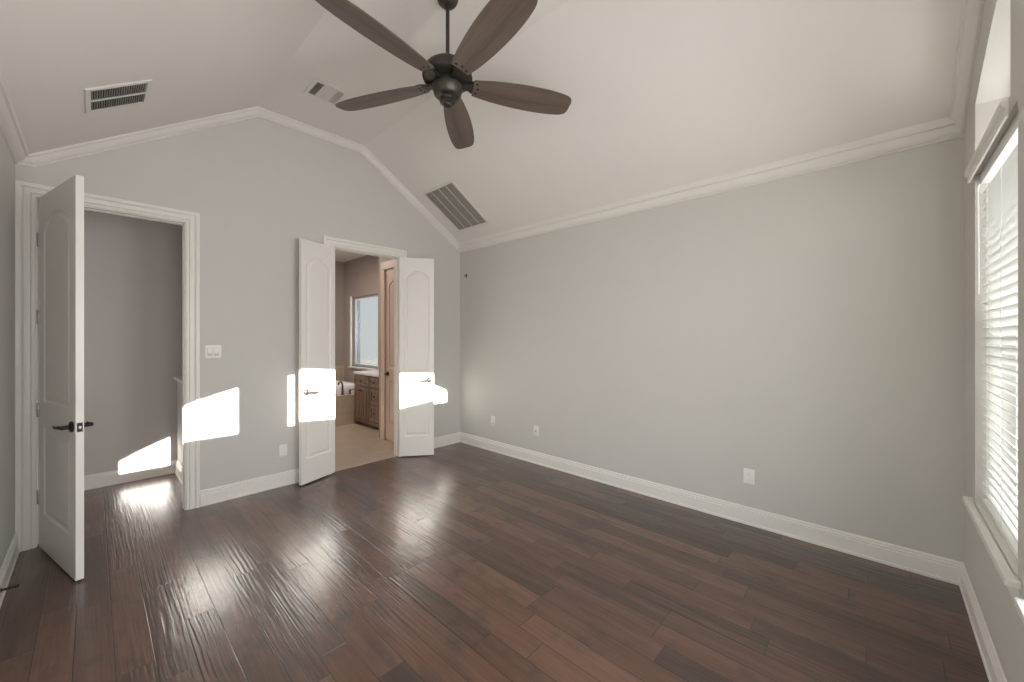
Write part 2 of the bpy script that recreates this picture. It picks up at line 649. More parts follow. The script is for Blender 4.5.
holes_in = []
holes_out = []
for (x0, x1), lx in zip(WX, LOWX0):
    holes_in.append(arch_loop(x0, x1, IN_TOP, TSILL))
    holes_out.append(arch_loop(x0, x1, OUT_TOP, TSILL))
    low = [(lx, SILL), (x1, SILL), (x1, HEAD), (lx, HEAD)]
    holes_in.append(low)
    holes_out.append(low)
outline = [(-W, 0), (0, 0), (0, PLATE + 0.01), (KR, FLAT + 0.01), (KL, FLAT + 0.01), (-W, PLATE_L + 0.01)]
bm = bmesh.new()
add_prism(bm, outline, holes_in, 'y', -D - 0.13, -D)
add_prism(bm, outline, holes_out, 'y', -D - 0.20, -D - 0.13)
struct('wall_front', bm, 'wall_paint', 'grey wall at the right edge holding the tall blind-covered windows', 'wall')

# hall past the single door
struct('wall_hall', boxes(((-5.2, 1.295, 0), (-2.86, 1.42, 2.76))), 'hall_shade_paint', 'grey end wall of the hall with a patch of sun', 'wall')
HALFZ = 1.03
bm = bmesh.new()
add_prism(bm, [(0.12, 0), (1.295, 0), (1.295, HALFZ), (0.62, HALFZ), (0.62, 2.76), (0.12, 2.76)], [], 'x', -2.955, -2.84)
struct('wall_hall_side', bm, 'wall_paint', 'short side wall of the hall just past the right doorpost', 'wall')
struct('wall_hall_stair', boxes(((-2.84, 0.62, 0), (-2.80, 1.42, 2.76))), 'hall_shade_paint', 'shaded wall behind the half wall of the hall', 'wall')
struct('wall_hall_left', boxes(((-5.32, 0.12, 0), (-5.2, 1.42, 2.76))), 'hall_shade_paint', 'far left wall of the hall', 'wall')
struct('wall_hall_front', boxes(((-5.2, 0.0, 0), (-W - 0.15, 0.12, 2.76))), 'hall_shade_paint', 'hall wall on the bedroom side, hidden behind the open door', 'wall')
struct('trim_1', boxes(((-2.985, 0.62, HALFZ), (-2.83, 1.294, HALFZ + 0.03)), bevel=0.006), 'trim_paint',
       'small white cap on the half wall in the hall', 'trim')

# bathroom walls
BX, BY = 0.0, 3.80
BW = (2.37, 3.44, 0.906, 2.30)
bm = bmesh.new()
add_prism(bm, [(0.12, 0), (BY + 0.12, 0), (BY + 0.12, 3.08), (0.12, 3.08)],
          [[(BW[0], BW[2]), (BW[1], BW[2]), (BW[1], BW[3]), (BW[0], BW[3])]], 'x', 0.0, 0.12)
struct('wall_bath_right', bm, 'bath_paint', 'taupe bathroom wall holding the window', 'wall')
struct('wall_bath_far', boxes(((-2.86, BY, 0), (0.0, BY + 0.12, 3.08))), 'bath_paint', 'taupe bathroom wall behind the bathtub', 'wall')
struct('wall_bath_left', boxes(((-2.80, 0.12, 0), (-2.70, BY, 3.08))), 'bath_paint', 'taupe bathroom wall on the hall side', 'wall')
struct('wall_linen', boxes(((-0.69, 0.86, 0), (-0.57, 1.04, 3.07)), ((-0.69, 0.12, DH), (-0.57, 0.86, 3.07))), 'bath_paint',
       'short bathroom wall holding the narrow closet door', 'wall')
struct('wall_brick', boxes(((0.12, BW[1] - 0.02, 0.2), (0.165, 4.6, 2.9))), 'outside_brick',
       'strip of grey brick showing through the bathroom window', 'wall')
struct('trim_2', boxes(((-2.2, BY - 0.012, 0.50), (-0.001, BY, 0.90))), 'bath_wall_tile', 'tan tile splash behind the bathtub', 'trim')


# ------------------------------------------------------------------ mouldings
BASE = [(0, 0), (0.021, 0), (0.021, 0.016), (0.016, 0.02), (0.016, 0.097), (0.010, 0.101), (0.013, 0.105), (0.013, 0.114),
        (0.007, 0.118), (0.009, 0.121), (0.008, 0.130), (0.004, 0.137), (0, 0.139)]
CASE = [(h_, w_ * 0.876) for h_, w_ in [
    (0, 0), (0.011, 0.0), (0.013, 0.005), (0.013, 0.020), (0.008, 0.023), (0.017, 0.028), (0.018, 0.045), (0.017, 0.062), (0.012, 0.066),
    (0.021, 0.071), (0.026, 0.080), (0.026, 0.099), (0.022, 0.105), (0, 0.105)]]


def add_run(bm, prof, p0, p1, out):
    """profile (out from wall, up) run along a floor line"""
    p0, p1, out = Vector(p0), Vector(p1), Vector(out)
    a = [bm.verts.new(p0 + out * q[0] + Vector((0, 0, q[1]))) for q in prof]
    b = [bm.verts.new(p1 + out * q[0] + Vector((0, 0, q[1]))) for q in prof]
    n = len(prof)
    for i in range(n):
        j = (i + 1) % n
        bm.faces.new((a[i], a[j], b[j], b[i]))
    bm.faces.new(a)
    bm.faces.new(list(reversed(b)))


CW = 0.092                         # casing width
bm = bmesh.new()
add_run(bm, BASE, (O1[1] + CW + 0.006, 0, 0), (O2[0] - CW - 0.006, 0, 0), (0, -1, 0))
add_run(bm, BASE, (O2[1] + CW + 0.006, 0, 0), (0, 0, 0), (0, -1, 0))
struct('baseboard_back', bm, 'trim_paint', 'white baseboard of the gable wall, either side of the double doors', 'baseboard')
bm = bmesh.new()
add_run(bm, BASE, (0, -D, 0), (0, 0, 0), (-1, 0, 0))
struct('baseboard_right', bm, 'trim_paint', 'white baseboard along the long plain wall', 'baseboard')
bm = bmesh.new()
add_run(bm, BASE, (-W, -D, 0), (-W, -0.001, 0), (1, 0, 0))
struct('baseboard_left', bm, 'trim_paint', 'white baseboard of the left wall by the single door', 'baseboard')
bm = bmesh.new()
add_run(bm, BASE, (-W, -D, 0), (0, -D, 0), (0, 1, 0))
struct('baseboard_front', bm, 'trim_paint', 'white baseboard under the blind-covered window', 'baseboard')
bm = bmesh.new()
add_run(bm, BASE, (-5.2, 1.295, 0), (-2.955, 1.295, 0), (0, -1, 0))
add_run(bm, BASE, (-2.955, 0.145, 0), (-2.955, 1.295, 0), (-1, 0, 0))
struct('baseboard_hall', bm, 'trim_paint', 'white baseboard of the hall past the single door', 'baseboard')


def add_casing(bm, x0, x1, z1, y, out, lo_x=None):
    """mitred casing round an opening in a wall of constant y; x0, x1, z1 are its inner edges"""
    path = [(x0, 0.0), (x0, z1), (x1, z1), (x1, 0.0)]
    rings = []
    for i, (px, pz) in enumerate(path):
        ring = []
        for h, w in CASE:
            sx = -1 if i in (0, 1) else 1
            sz = 1 if i in (1, 2) else 0
            xx = px + sx * w
            if lo_x is not None:
                xx = max(xx, lo_x)
            ring.append(bm.verts.new((xx, y + out * h, pz + sz * w)))
        rings.append(ring)
    n = len(CASE)
    for a, b in zip(rings, rings[1:]):
        for i in range(n):
            j = (i + 1) % n
            bm.faces.new((a[i], a[j], b[j], b[i]))
    bm.faces.new(rings[0])
    bm.faces.new(list(reversed(rings[-1])))


def add_jamb(bm, x0, x1, z1, y0, y1, t=0.006, stop=None):
    add_box(bm, (x0, y0, 0), (x0 + t, y1, z1))
    add_box(bm, (x1 - t, y0, 0), (x1, y1, z1))
    add_box(bm, (x0, y0, z1 - t), (x1, y1, z1))
    if stop is not None:
        add_box(bm, (x0 + t, stop, 0), (x0 + t + 0.006, stop + 0.03, z1 - t))
        add_box(bm, (x1 - t - 0.006, stop, 0), (x1 - t, stop + 0.03, z1 - t))
        add_box(bm, (x0 + t, stop, z1 - t - 0.006), (x1 - t, stop + 0.03, z1 - t))


bm = bmesh.new()
add_casing(bm, O1[0] - 0.001, O1[1] + 0.003, DH + 0.003, 0.0, -1, lo_x=-W)
add_jamb(bm, O1[0], O1[1], DH, -0.001, T + 0.001, stop=0.05)
struct('trim_3', bm, 'trim_paint', 'white moulded casing and jamb round the single doorway to the hall', 'trim')
bm = bmesh.new()
add_casing(bm, O2[0] - 0.003, O2[1] + 0.003, DH + 0.003, 0.0, -1)
add_jamb(bm, O2[0], O2[1], DH, -0.001, T + 0.001, stop=0.05)
struct('trim_4', bm, 'trim_paint', 'white moulded casing and jamb round the double doorway to the bathroom', 'trim')

# crown moulding: on the gable walls it follows the three ceiling lines
CROWN = [(0, 0), (0, 0.068), (0.014, 0.068), (0.014, 0.059), (0.009, 0.056), (0.020, 0.051), (0.033, 0.041), (0.044, 0.028), (0.051, 0.018),
         (0.048, 0.014), (0.062, 0.013), (0.064, 0.004), (0.066, 0.0)]


def offset_path(path, b):
    pts = [Vector(p) for p in path]
    nrm = []
    for a, c in zip(pts, pts[1:]):
        d = (c - a).normalized()
        nrm.append(Vector((d.y, -d.x)))          # right of travel = below for a left-to-right path
    out = []
    for i, p in enumerate(pts):
        if i == 0:
            n = nrm[0]
            # keep the end on the vertical wall
            out.append(Vector((p.x, p.y - b / abs(n.y))))
        elif i == len(pts) - 1:
            n = nrm[-1]
            out.append(Vector((p.x, p.y - b / abs(n.y))))
        else:
            m = (nrm[i - 1] + nrm[i]).normalized()
            out.append(p + m * (b / m.dot(nrm[i])))
    return out


def gable_crown(y, out):
    bm = bmesh.new()
    paths = [offset_path(gable, b) for a, b in CROWN]
    rings = []
    for i in range(len(gable)):
        rings.append([bm.verts.new((paths[k][i].x, y + out * CROWN[k][0], paths[k][i].y)) for k in range(len(CROWN))])
    n = len(CROWN)
    for a, b in zip(rings, rings[1:]):
        for i in range(n):
            j = (i + 1) % n
            bm.faces.new((a[i], a[j], b[j], b[i]))
    bm.faces.new(rings[0])
    bm.faces.new(list(reversed(rings[-1])))
    return bm


struct('trim_5', gable_crown(0.0, -1), 'crown_paint', 'white crown moulding following the gable above the doorways', 'crown moulding')
struct('trim_6', gable_crown(-D, 1), 'crown_paint', 'white crown moulding climbing the window wall', 'crown moulding')
SIDE_R = [(0, PLATE), (0, 2.703), (0.014, 2.703), (0.014, 2.713), (0.009, 2.716), (0.020, 2.722), (0.033, 2.737), (0.043, 2.757), (0.049, 2.770),
          (0.046, 2.775), (0.060, 2.780), (0.065, 2.795), (0.067, PLATE + 0.067 * SLOPE)]
SIDE_L = [(0, PLATE_L), (0, 2.703), (0.014, 2.703), (0.014, 2.711), (0.009, 2.714), (0.020, 2.718), (0.033, 2.727), (0.044, 2.740), (0.051, 2.751),
          (0.048, 2.755), (0.062, 2.757), (0.066, 2.764), (0.068, PLATE_L + 0.004 * SLOPE_L)]
for nm, x, s, SIDE, lb in (('trim_7', 0.0, -1, SIDE_R, 'white crown moulding along the top of the long plain wall'),
                           ('trim_8', -W, 1, SIDE_L, 'white crown moulding along the top of the left wall')):
    bm = bmesh.new()
    a = [bm.verts.new((x + s * q[0], -D, q[1])) for q in SIDE]
    b = [bm.verts.new((x + s * q[0], 0, q[1])) for q in SIDE]
    for i in range(len(SIDE)):
        j = (i + 1) % len(SIDE)
        bm.faces.new((a[i], a[j], b[j], b[i]))
    bm.faces.new(a)
    bm.faces.new(list(reversed(b)))
    struct(nm, bm, 'crown_paint', lb, 'crown moulding')


# ------------------------------------------------------------------ doors
def inset(loop, d):
    n = len(loop)
    out = []
    for i in range(n):
        a, p, c = Vector(loop[i - 1]), Vector(loop[i]), Vector(loop[(i + 1) % n])
        d1, d2 = (p - a).normalized(), (c - p).normalized()
        n1, n2 = Vector((-d1.y, d1.x)), Vector((-d2.y, d2.x))
        m = (n1 + n2)
        m.normalize()
        out.append(tuple(p + m * (d / max(0.3, m.dot(n1)))))
    return out


def arch_panel(x0, x1, z0, z1, rise):
    lp = [(x0, z0), (x1, z0)]
    if rise <= 0:
        return lp + [(x1, z1), (x0, z1)]
    n = 16
    for i in range(n + 1):
        u = i / n
        x = x1 + (x0 - x1) * u
        s = math.sin(math.pi * u)
        lp.append((x, z1 + rise * (s ** 0.9)))
    return lp


def door_leaf(w, h, t, stile):
    """x: hinge -> lock edge, y: 0..t, z: 0..h, with two raised panels on both faces"""
    panels = [arch_panel(stile, w - stile, 0.245, 0.862, 0.0),
              arch_panel(stile, w - stile, 1.035, 2.225, min(0.10, (w - 2 * stile) * 0.28))]
    bm = bmesh.new()
    outer = [(0, 0), (w, 0), (w, h), (0, h)]
    rims = []
    for y, s in ((0.0, 1), (t, -1)):
        flat = list(outer) + [p for lp in panels for p in lp]
        tris = tessellate_polygon([[Vector((p[0], p[1], 0)) for p in lp] for lp in [outer] + panels])
        vs = [bm.verts.new((p[0], y, p[1])) for p in flat]
        for tr in tris:
            bm.faces.new([vs[i] for i in tr])
        rims.append(vs[:4])
        k = 4
        for lp in panels:
            prev = vs[k:k + len(lp)]
            k += len(lp)
            for d, dep in ((0.005, 0.003), (0.011, 0.0085), (0.020, 0.0095), (0.042, 0.003), (0.046, 0.002)):
                ring = [bm.verts.new((q[0], y + s * dep, q[1])) for q in inset(lp, d)]
                n = len(ring)
                for i in range(n):
                    j = (i + 1) % n
                    bm.faces.new((prev[i], prev[j], ring[j], ring[i]))
                prev = ring
            bm.faces.new(prev)
    a, b = rims
    for i in range(4):
        j = (i + 1) % 4
        bm.faces.new((a[i], a[j], b[j], b[i]))
    return bm


def lever_meshes(side, toward):
    """side -1: on the y=0 face, +1: on the far face; toward: direction of the lever along x"""
    rose = bmesh.new()
    rot = Matrix.Rotation(R(90) if side < 0 else R(-90), 3, 'X')
    add_lathe(rose, [(0, 0), (0.033, 0), (0.034, 0.004), (0.031, 0.010), (0.020, 0.014), (0.013, 0.018), (0.0115, 0.05), (0.0, 0.052)], seg=28, mat=rot)
    lev = bmesh.new()
    k = toward
    s = side
    pts = smooth([(-0.008 * k, s * 0.046, 0), (0.012 * k, s * 0.052, 0.001), (0.045 * k, s * 0.055, -0.001), (0.080 * k, s * 0.056, -0.006),
                  (0.108 * k, s * 0.055, -0.004), (0.118 * k, s * 0.053, 0.001)], 5)
    m = len(pts)
    rad = [0.0115 - 0.004 * (i / (m - 1)) if i < m - 3 else 0.0075 - 0.0015 * (i - m + 4) for i in range(m)]
    add_tube(lev, pts, rad, 14, squash=(0.75, 1.0))
    return rose, lev


def make_door(name, hinge, ang, w, t, label, stile, metal, handle_z, z0, flip=1, hinge_side=-1, levers=(-1, 1)):
    """hinge: floor point of the hinge edge on the y=0 face; the leaf runs along angle ang"""
    root = empty(name, (hinge[0], hinge[1], 0), ang)
    tag(root, label, 'door', kind='structure')
    leaf = obj('leaf', door_leaf(w, 2.475, t, stile), 'door_paint', root, loc=(0, 0, z0))
    for s in levers:
        rose, lev = lever_meshes(s, -1)
        y = 0.0 if s < 0 else t
        h = obj('door_handle', rose, metal, root, shade=40, loc=(w - 0.062, y, handle_z))
        obj('lever', lev, metal, h, shade=50)
    # latch in the lock edge
    p = obj('latch_plate', boxes(((w, t / 2 - 0.0125, handle_z - 0.028), (w + 0.002, t / 2 + 0.0125, handle_z + 0.028)), bevel=0.0008), metal, root)
    obj('latch_bolt', boxes(((w + 0.001, t / 2 - 0.007, handle_z - 0.009), (w + 0.010, t / 2 + 0.006, handle_z + 0.009)), bevel=0.003), 'steel', p)
    return root, leaf


def add_hinges(root, zs, y, mat='satin_nickel', plate=0.012):
    for z in zs:
        bm = bmesh.new()
        add_lathe(bm, [(0, -0.052), (0.004, -0.051), (0.0065, -0.046), (0.0065, 0.046), (0.004, 0.051), (0, 0.052)], (-0.006, y, z), 14)
        add_box(bm, (-0.006, y - 0.0015, z - 0.046), (0.0, y + 0.004, z + 0.046))
        add_box(bm, (-0.006 - plate, y + 0.0, z - 0.046), (-0.006, y + 0.0025, z + 0.046))
        obj('hinge', bm, mat, root, shade=40)


# the single door stands open into the room
A1 = math.atan2(-0.80, 0.193)
d1, leaf1 = make_door('door_1', (-3.856, -0.028), A1, 0.812, 0.036,
                      'white two-panel door standing open into the room, edge toward the camera', 0.112, 'dark_bronze', 0.945, 0.012)
add_hinges(d1, (2.19, 1.64, 0.98, 0.36), -0.003, plate=0.026)
# the pair of narrow doors
AL = R(180 + 20.6)
d2 = empty('door_2', (-1.775, -0.022, 0), AL)
tag(d2, 'left leaf of the white double doors, swung back against the wall by the outlet', 'door', kind='structure')
AR = R(-36)
d3 = empty('door_3', (-0.992, -0.036, 0), AR)
tag(d3, 'right leaf of the white double doors, swung open toward the far corner', 'door', kind='structure')


def narrow_leaf(root, hz, room_side, t=0.035, w=0.420):
    # room_side: sign of local y that faces the camera
    off = 0.0 if room_side < 0 else -t
    bm = door_leaf(w, 2.470, t, 0.056)
    obj('leaf', bm, 'door_paint', root, loc=(0, off, 0.014))
    for s in (-1, 1):
        rose, lev = lever_meshes(s, -1)
        y = off if s < 0 else off + t
        h = obj('door_handle', rose, 'aged_pewter', root, shade=40, loc=(w - 0.056, y, hz))
        obj('lever', lev, 'aged_pewter', h, shade=50)


narrow_leaf(d2, 0.938, 1)
narrow_leaf(d3, 0.960, -1)

# closet door inside the bathroom
d4 = empty('door_4', (-0.684, 0.862, 0), R(-90))
tag(d4, 'narrow peach-lit closet door seen through the double doorway', 'door', kind='structure')
obj('leaf', door_leaf(0.74, 2.465, 0.035, 0.10), 'linen_paint', d4, loc=(0, 0, 0.012))
rose, lev = lever_meshes(-1, 1)
h4 = obj('door_handle', rose, 'dark_bronze', d4, shade=40, loc=(0.07, 0, 0.965))
obj('lever', lev, 'dark_bronze', h4, shade=50)
bm = boxes(((-0.708, 0.857, 0.16), (-0.69, 0.960, 2.487)), ((-0.712, 0.866, 0), (-0.69, 0.966, 0.17)),
           ((-0.708, 0.13, 2.474), (-0.69, 0.960, 2.585)), bevel=0.003)
struct('trim_9', bm, 'linen_paint', 'casing round the closet door in the bathroom', 'trim')


# ------------------------------------------------------------------ windows of the window wall
YF = -D - 0.165
for i, ((x0, x1), lx) in enumerate(zip(WX, LOWX0)):
    lab = ['white arched window at the right edge behind horizontal blinds', 'middle arched window behind the camera',
           'arched window nearest the left wall, behind the camera'][i]
    root = empty('window_%d' % (i + 1), ((lx + x1) / 2, -D, 0))
    tag(root, lab, 'window', kind='structure')
    root.location = (0, 0, 0)
    fw = 0.035
    bm = bmesh.new()
    add_prism(bm, [(lx, SILL), (x1, SILL), (x1, HEAD), (lx, HEAD)],
              [[(lx + fw, SILL + fw), (x1 - fw, SILL + fw), (x1 - fw, HEAD - fw), (lx + fw, HEAD - fw)]], 'y', YF - 0.03, YF + 0.03)
    zm = (SILL + HEAD) / 2
    add_box(bm, (lx + fw, YF - 0.025, zm - 0.022), (x1 - fw, YF + 0.025, zm + 0.022))
    obj('window_frame', bm, 'vinyl_white', root)
    obj('pane', boxes(((lx + fw, YF - 0.004, SILL + fw), (x1 - fw, YF - 0.001, HEAD - fw))), 'clear_glass', root)
    lo = arch_loop(x0, x1, OUT_TOP, TSILL)
    li = arch_loop(x0 + 0.012, x1 - 0.012, OUT_TOP - 0.012, TSILL + 0.012)
    bm = bmesh.new()
    add_prism(bm, lo, [li], 'y', YF - 0.03, YF + 0.02)
    obj('transom_frame', bm, 'vinyl_white', root)
    bm = bmesh.new()
    add_prism(bm, li, [], 'y', YF - 0.004, YF - 0.001)
    obj('transom_pane', bm, 'clear_glass', root)
    # stool and apron
    bm = boxes(((lx - 0.055, -D - 0.0, SILL - 0.028), (x1 + 0.055, -D + 0.040, SILL + 0.004)), bevel=0.007)
    add_box(bm, (lx + 0.001, -D - 0.14, SILL + 0.0005), (x1 - 0.001, -D + 0.01, SILL + 0.004))
    obj('window_sill', bm, 'trim_paint', root)
    bm = bmesh.new()
    prof = [(0, 0.0), (0.006, 0.0), (0.010, 0.012), (0.012, 0.045), (0.017, 0.052), (0.020, 0.066), (0.026, 0.075), (0, 0.075)]
    add_run(bm, prof, (lx - 0.02, -D, SILL - 0.028 - 0.075), (x1 + 0.02, -D, SILL - 0.028 - 0.075), (0, 1, 0))
    obj('apron', bm, 'trim_paint', root)


def make_blind(lx, x1, label):
    root = empty('window_blind', ((lx + x1) / 2, -D - 0.045, SILL + 0.004))
    tag(root, label, 'blind')
    c = Vector(root.location)
    x0, xe = lx + 0.008 - c.x, x1 - 0.008 - c.x
    zt = HEAD - 0.06 - c.z
    pitch, sw, th = 0.0445, 0.0515, 0.0028
    n = int((zt - 0.05) / pitch)
    bm = bmesh.new()
    tilt = R(42)
    for k in range(n):
        zc = 0.045 + k * pitch
        ca, sa = math.cos(tilt), math.sin(tilt)
        vs = []
        for y, z in ((-sw / 2, -th / 2), (sw / 2, -th / 2), (sw / 2, th / 2), (-sw / 2, th / 2)):
            # the room-side edge sits higher
            vs.append((y * ca - z * sa, y * sa + z * ca + zc))
        a = [bm.verts.new((x0, q[0], q[1])) for q in vs]
        b = [bm.verts.new((xe, q[0], q[1])) for q in vs]
        for i in range(4):
            j = (i + 1) % 4
            bm.faces.new((a[i], a[j], b[j], b[i]))
        bm.faces.new(a)
        bm.faces.new(list(reversed(b)))
    obj('slats', bm, 'blind_slat', root)
    obj('bottom_rail', boxes(((x0, -0.024, 0.004), (xe, 0.024, 0.022)), bevel=0.004), 'vinyl_white', root)
    obj('headrail', boxes(((x0, -0.028, zt), (xe, 0.028, zt + 0.055)), bevel=0.002), 'vinyl_white', root)
    # moulded valance in front of the headrail
    bm = bmesh.new()
    z1 = 2.378 - c.z
    yo = 0.045
    prof = [(0.030, z1 - 0.056), (0.036, z1 - 0.056), (0.040, z1 - 0.051), (0.038, z1 - 0.044), (0.038, z1 - 0.026), (0.046, z1 - 0.016),
            (0.050, z1 - 0.004), (0.050, z1), (0.030, z1)]
    xa, xb = lx + 0.024 - c.x, x1 + 0.014 - c.x
    a = [bm.verts.new((xa, q[0] + yo - 0.012, q[1])) for q in prof]
    b = [bm.verts.new((xb, q[0] + yo - 0.012, q[1])) for q in prof]
    m = len(prof)
    for i in range(m):
        j = (i + 1) % m
        bm.faces.new((a[i], a[j], b[j], b[i]))
    bm.faces.new(a)
    bm.faces.new(list(reversed(b)))
    for xx in (xb - 0.010,):
        add_box(bm, (xx, yo + 0.001, z1 - 0.056), (xx + 0.010, yo + 0.026, z1))
    obj('valance', bm, 'trim_paint', root)
    for f in (0.14, 0.5, 0.86):
        bm = bmesh.new()
        xx = x0 + (xe - x0) * f
        for y in (-0.021, 0.021):
            add_tube(bm, [(xx, y, 0.01), (xx, y, zt)], 0.0012, 6)
        obj('ladder_cord', bm, 'vinyl_white', root)
    bm = bmesh.new()
    add_tube(bm, [(xe - 0.045, 0.036, zt - 0.01), (xe - 0.043, 0.042, zt - 0.03), (xe - 0.045, 0.040, 1.72 - c.z)], [0.0025, 0.0045, 0.005], 10)
    obj('tilt_wand', bm, 'vinyl_white', root, shade=40)
    return root


make_blind(LOWX0[0], WX[0][1], 'white slatted blind with valance on the window at the right edge')

# unseen window added to the left wall to let fill light in
root = tag(empty('window_4'), 'wide white window added unseen in the left wall for fill light', 'window', kind='structure')
y0, y1, z0, z1 = LWIN
bm = bmesh.new()
hs = []
for k in range(3):
    a = y0 + 0.04 + k * (y1 - y0 - 0.04) / 3
    b = a + (y1 - y0 - 0.04) / 3 - 0.04
    hs.append([(a, z0 + 0.04), (b, z0 + 0.04), (b, z1 - 0.04), (a, z1 - 0.04)])
add_prism(bm, [(y0, z0), (y1, z0), (y1, z1), (y0, z1)], hs, 'x', -W - 0.12, -W - 0.06)
obj('window_frame', bm, 'vinyl_white', root)
for h in hs:
    obj('pane', boxes(((-W - 0.092, h[0][0], h[0][1]), (-W - 0.088, h[1][0], h[2][1]))), 'clear_glass', root)
obj('window_sill', boxes(((-W + 0.0005, y0 - 0.05, z0 - 0.028), (-W + 0.035, y1 + 0.05, z0 + 0.004)), ((-W - 0.149, y0 + 0.001, z0 + 0.0005), (-W - 0.05, y1 - 0.001, z0 + 0.004)), bevel=0.0015), 'trim_paint', root)

# bathroom window
root = tag(empty('window_5'), 'pale daylit bathroom window above the vanity', 'window', kind='structure')
y0, y1, z0, z1 = BW
bm = bmesh.new()
add_prism(bm, [(y0, z0), (y1, z0), (y1, z1), (y0, z1)],
          [[(y0 + 0.045, z0 + 0.045), (y1 - 0.045, z0 + 0.045), (y1 - 0.045, z1 - 0.045), (y0 + 0.045, z1 - 0.045)]], 'x', 0.05, 0.10)
obj('window_frame', bm, 'grey_plastic', root)
obj('pane', boxes(((0.074, y0 + 0.045, z0 + 0.045), (0.078, y1 - 0.045, z1 - 0.045))), 'bath_glass', root)
obj('window_sill', boxes(((-0.05, y0 - 0.03, z0 - 0.03), (0.05, y1 + 0.06, z0)), bevel=0.005), 'counter_stone', root)
bm = boxes(((-0.016, y1, z0), (0.0, y1 + 0.06, z1 + 0.02)))
obj('window_trim', bm, 'vinyl_white', root)

# ------------------------------------------------------------------ ceiling fan
FX, FY = -2.02, -2.345
fan = tag(empty('ceiling_fan', (FX, FY, 3.15)), 'dark bronze ceiling fan with five wooden blades', 'ceiling fan')
bm = bmesh.new()
add_lathe(bm, [(0, -0.062), (0.016, -0.062), (0.022, -0.060), (0.044, -0.048), (0.060, -0.030), (0.068, -0.012), (0.070, 0.0), (0, 0)], (0, 0, FLAT - 3.15), 36)
obj('canopy', bm, 'fan_metal', fan, shade=40)
bm = bmesh.new()
add_lathe(bm, [(0, 0.10), (0.0125, 0.10), (0.0125, 0.49), (0, 0.49)], (0, 0, 0), 18)
obj('downrod', bm, 'fan_metal', fan, shade=40)
bm = bmesh.new()
add_lathe(bm, [(0, 0.148), (0.020, 0.148), (0.026, 0.143), (0.030, 0.130), (0.062, 0.125), (0.108, 0.110), (0.140, 0.084), (0.157, 0.052),
               (0.162, 0.028), (0.157, 0.014), (0.146, 0.008), (0.115, 0.005), (0.072, 0.003), (0.070, -0.03), (0, -0.03)], (0, 0, 0), 48)
obj('motor_housing', bm, 'fan_metal', fan, shade=40)
bm = bmesh.new()
add_lathe(bm, [(0, -0.022), (0.088, -0.022), (0.097, -0.030), (0.098, -0.050), (0.092, -0.060), (0.087, -0.084), (0.070, -0.100), (0.048, -0.106),
               (0.045, -0.118), (0.050, -0.124), (0.050, -0.134), (0.040, -0.142), (0.030, -0.146), (0.027, -0.156), (0.016, -0.163), (0, -0.166)], (0, 0, 0), 40)
obj('switch_cap', bm, 'fan_metal', fan, shade=40)

PITCH = R(-14)


def blade_outline():
    ctrl = [(0.168, 0.060), (0.200, 0.067), (0.300, 0.083), (0.430, 0.096), (0.560, 0.102), (0.690, 0.100), (0.780, 0.092), (0.835, 0.081),
            (0.864, 0.064), (0.876, 0.040)]
    up = smooth(ctrl, 4)
    up = [(s * 0.98 + 0.003, w * 0.98) for s, w in up]
    return up + [(s, -w) for s, w in reversed(up)]


def blade_mesh():
    bm = bmesh.new()
    add_prism(bm, blade_outline(), [], 'z', -0.004, 0.004)
    return bm


first = None
for k in range(5):
    ang = R(114.5 - 72 * k)
    if first is None:
        bl = obj('blade', blade_mesh(), 'blade_wood', fan)
        br = bmesh.new()
        add_prism(br, [(0.072, -0.020), (0.135, -0.026), (0.178, -0.054), (0.204, -0.052), (0.215, 0.0), (0.204, 0.052), (0.178, 0.054), (0.135, 0.026), (0.072, 0.020)],
                  [], 'z', 0.0041, 0.012)
        add_prism(br, [(0.072, -0.020), (0.135, -0.026), (0.164, -0.044), (0.164, 0.044), (0.135, 0.026), (0.072, 0.020)], [], 'z', -0.005, 0.0045)
        iron = obj('blade_bracket', br, 'fan_metal', bl)
        sc = []
        for sx, sy in ((0.190, 0.036), (0.190, -0.036), (0.200, 0.0)):
            bm = bmesh.new()
            add_lathe(bm, [(0, -0.0075), (0.005, -0.007), (0.0085, -0.004), (0, -0.004)], (sx, sy, 0), 12)
            sc.append(obj('screw', bm, 'dark_bronze', bl, shade=40))
        first = bl
    else:
        bl = copy_tree(first, fan)
    bl.rotation_euler = (PITCH, 0, ang)
    bl.rotation_mode = 'XYZ'
    bl.location = (0, 0, -0.009)

# ------------------------------------------------------------------ vents
S_ANG = math.atan(SLOPE)


def vent_root(name, label, center, tilt):
    o = empty(name, center)
    o.rotation_euler = (0, tilt, 0)
    tag(o, label, 'vent')
    return o


def frame_mesh(hx, hy, b, z0, z1):
    bm = bmesh.new()
    add_prism(bm, [(-hx, -hy), (hx, -hy), (hx, hy), (-hx, hy)],
              [[(-hx + b, -hy + b), (hx - b, -hy + b), (hx - b, hy - b), (-hx + b, hy - b)]], 'z', z0, z1)
    return bm


def on_left(x):
    return PLATE_L + SLOPE_L * (x - STEP_L)


def on_right(x):
    return PLATE - SLOPE * x


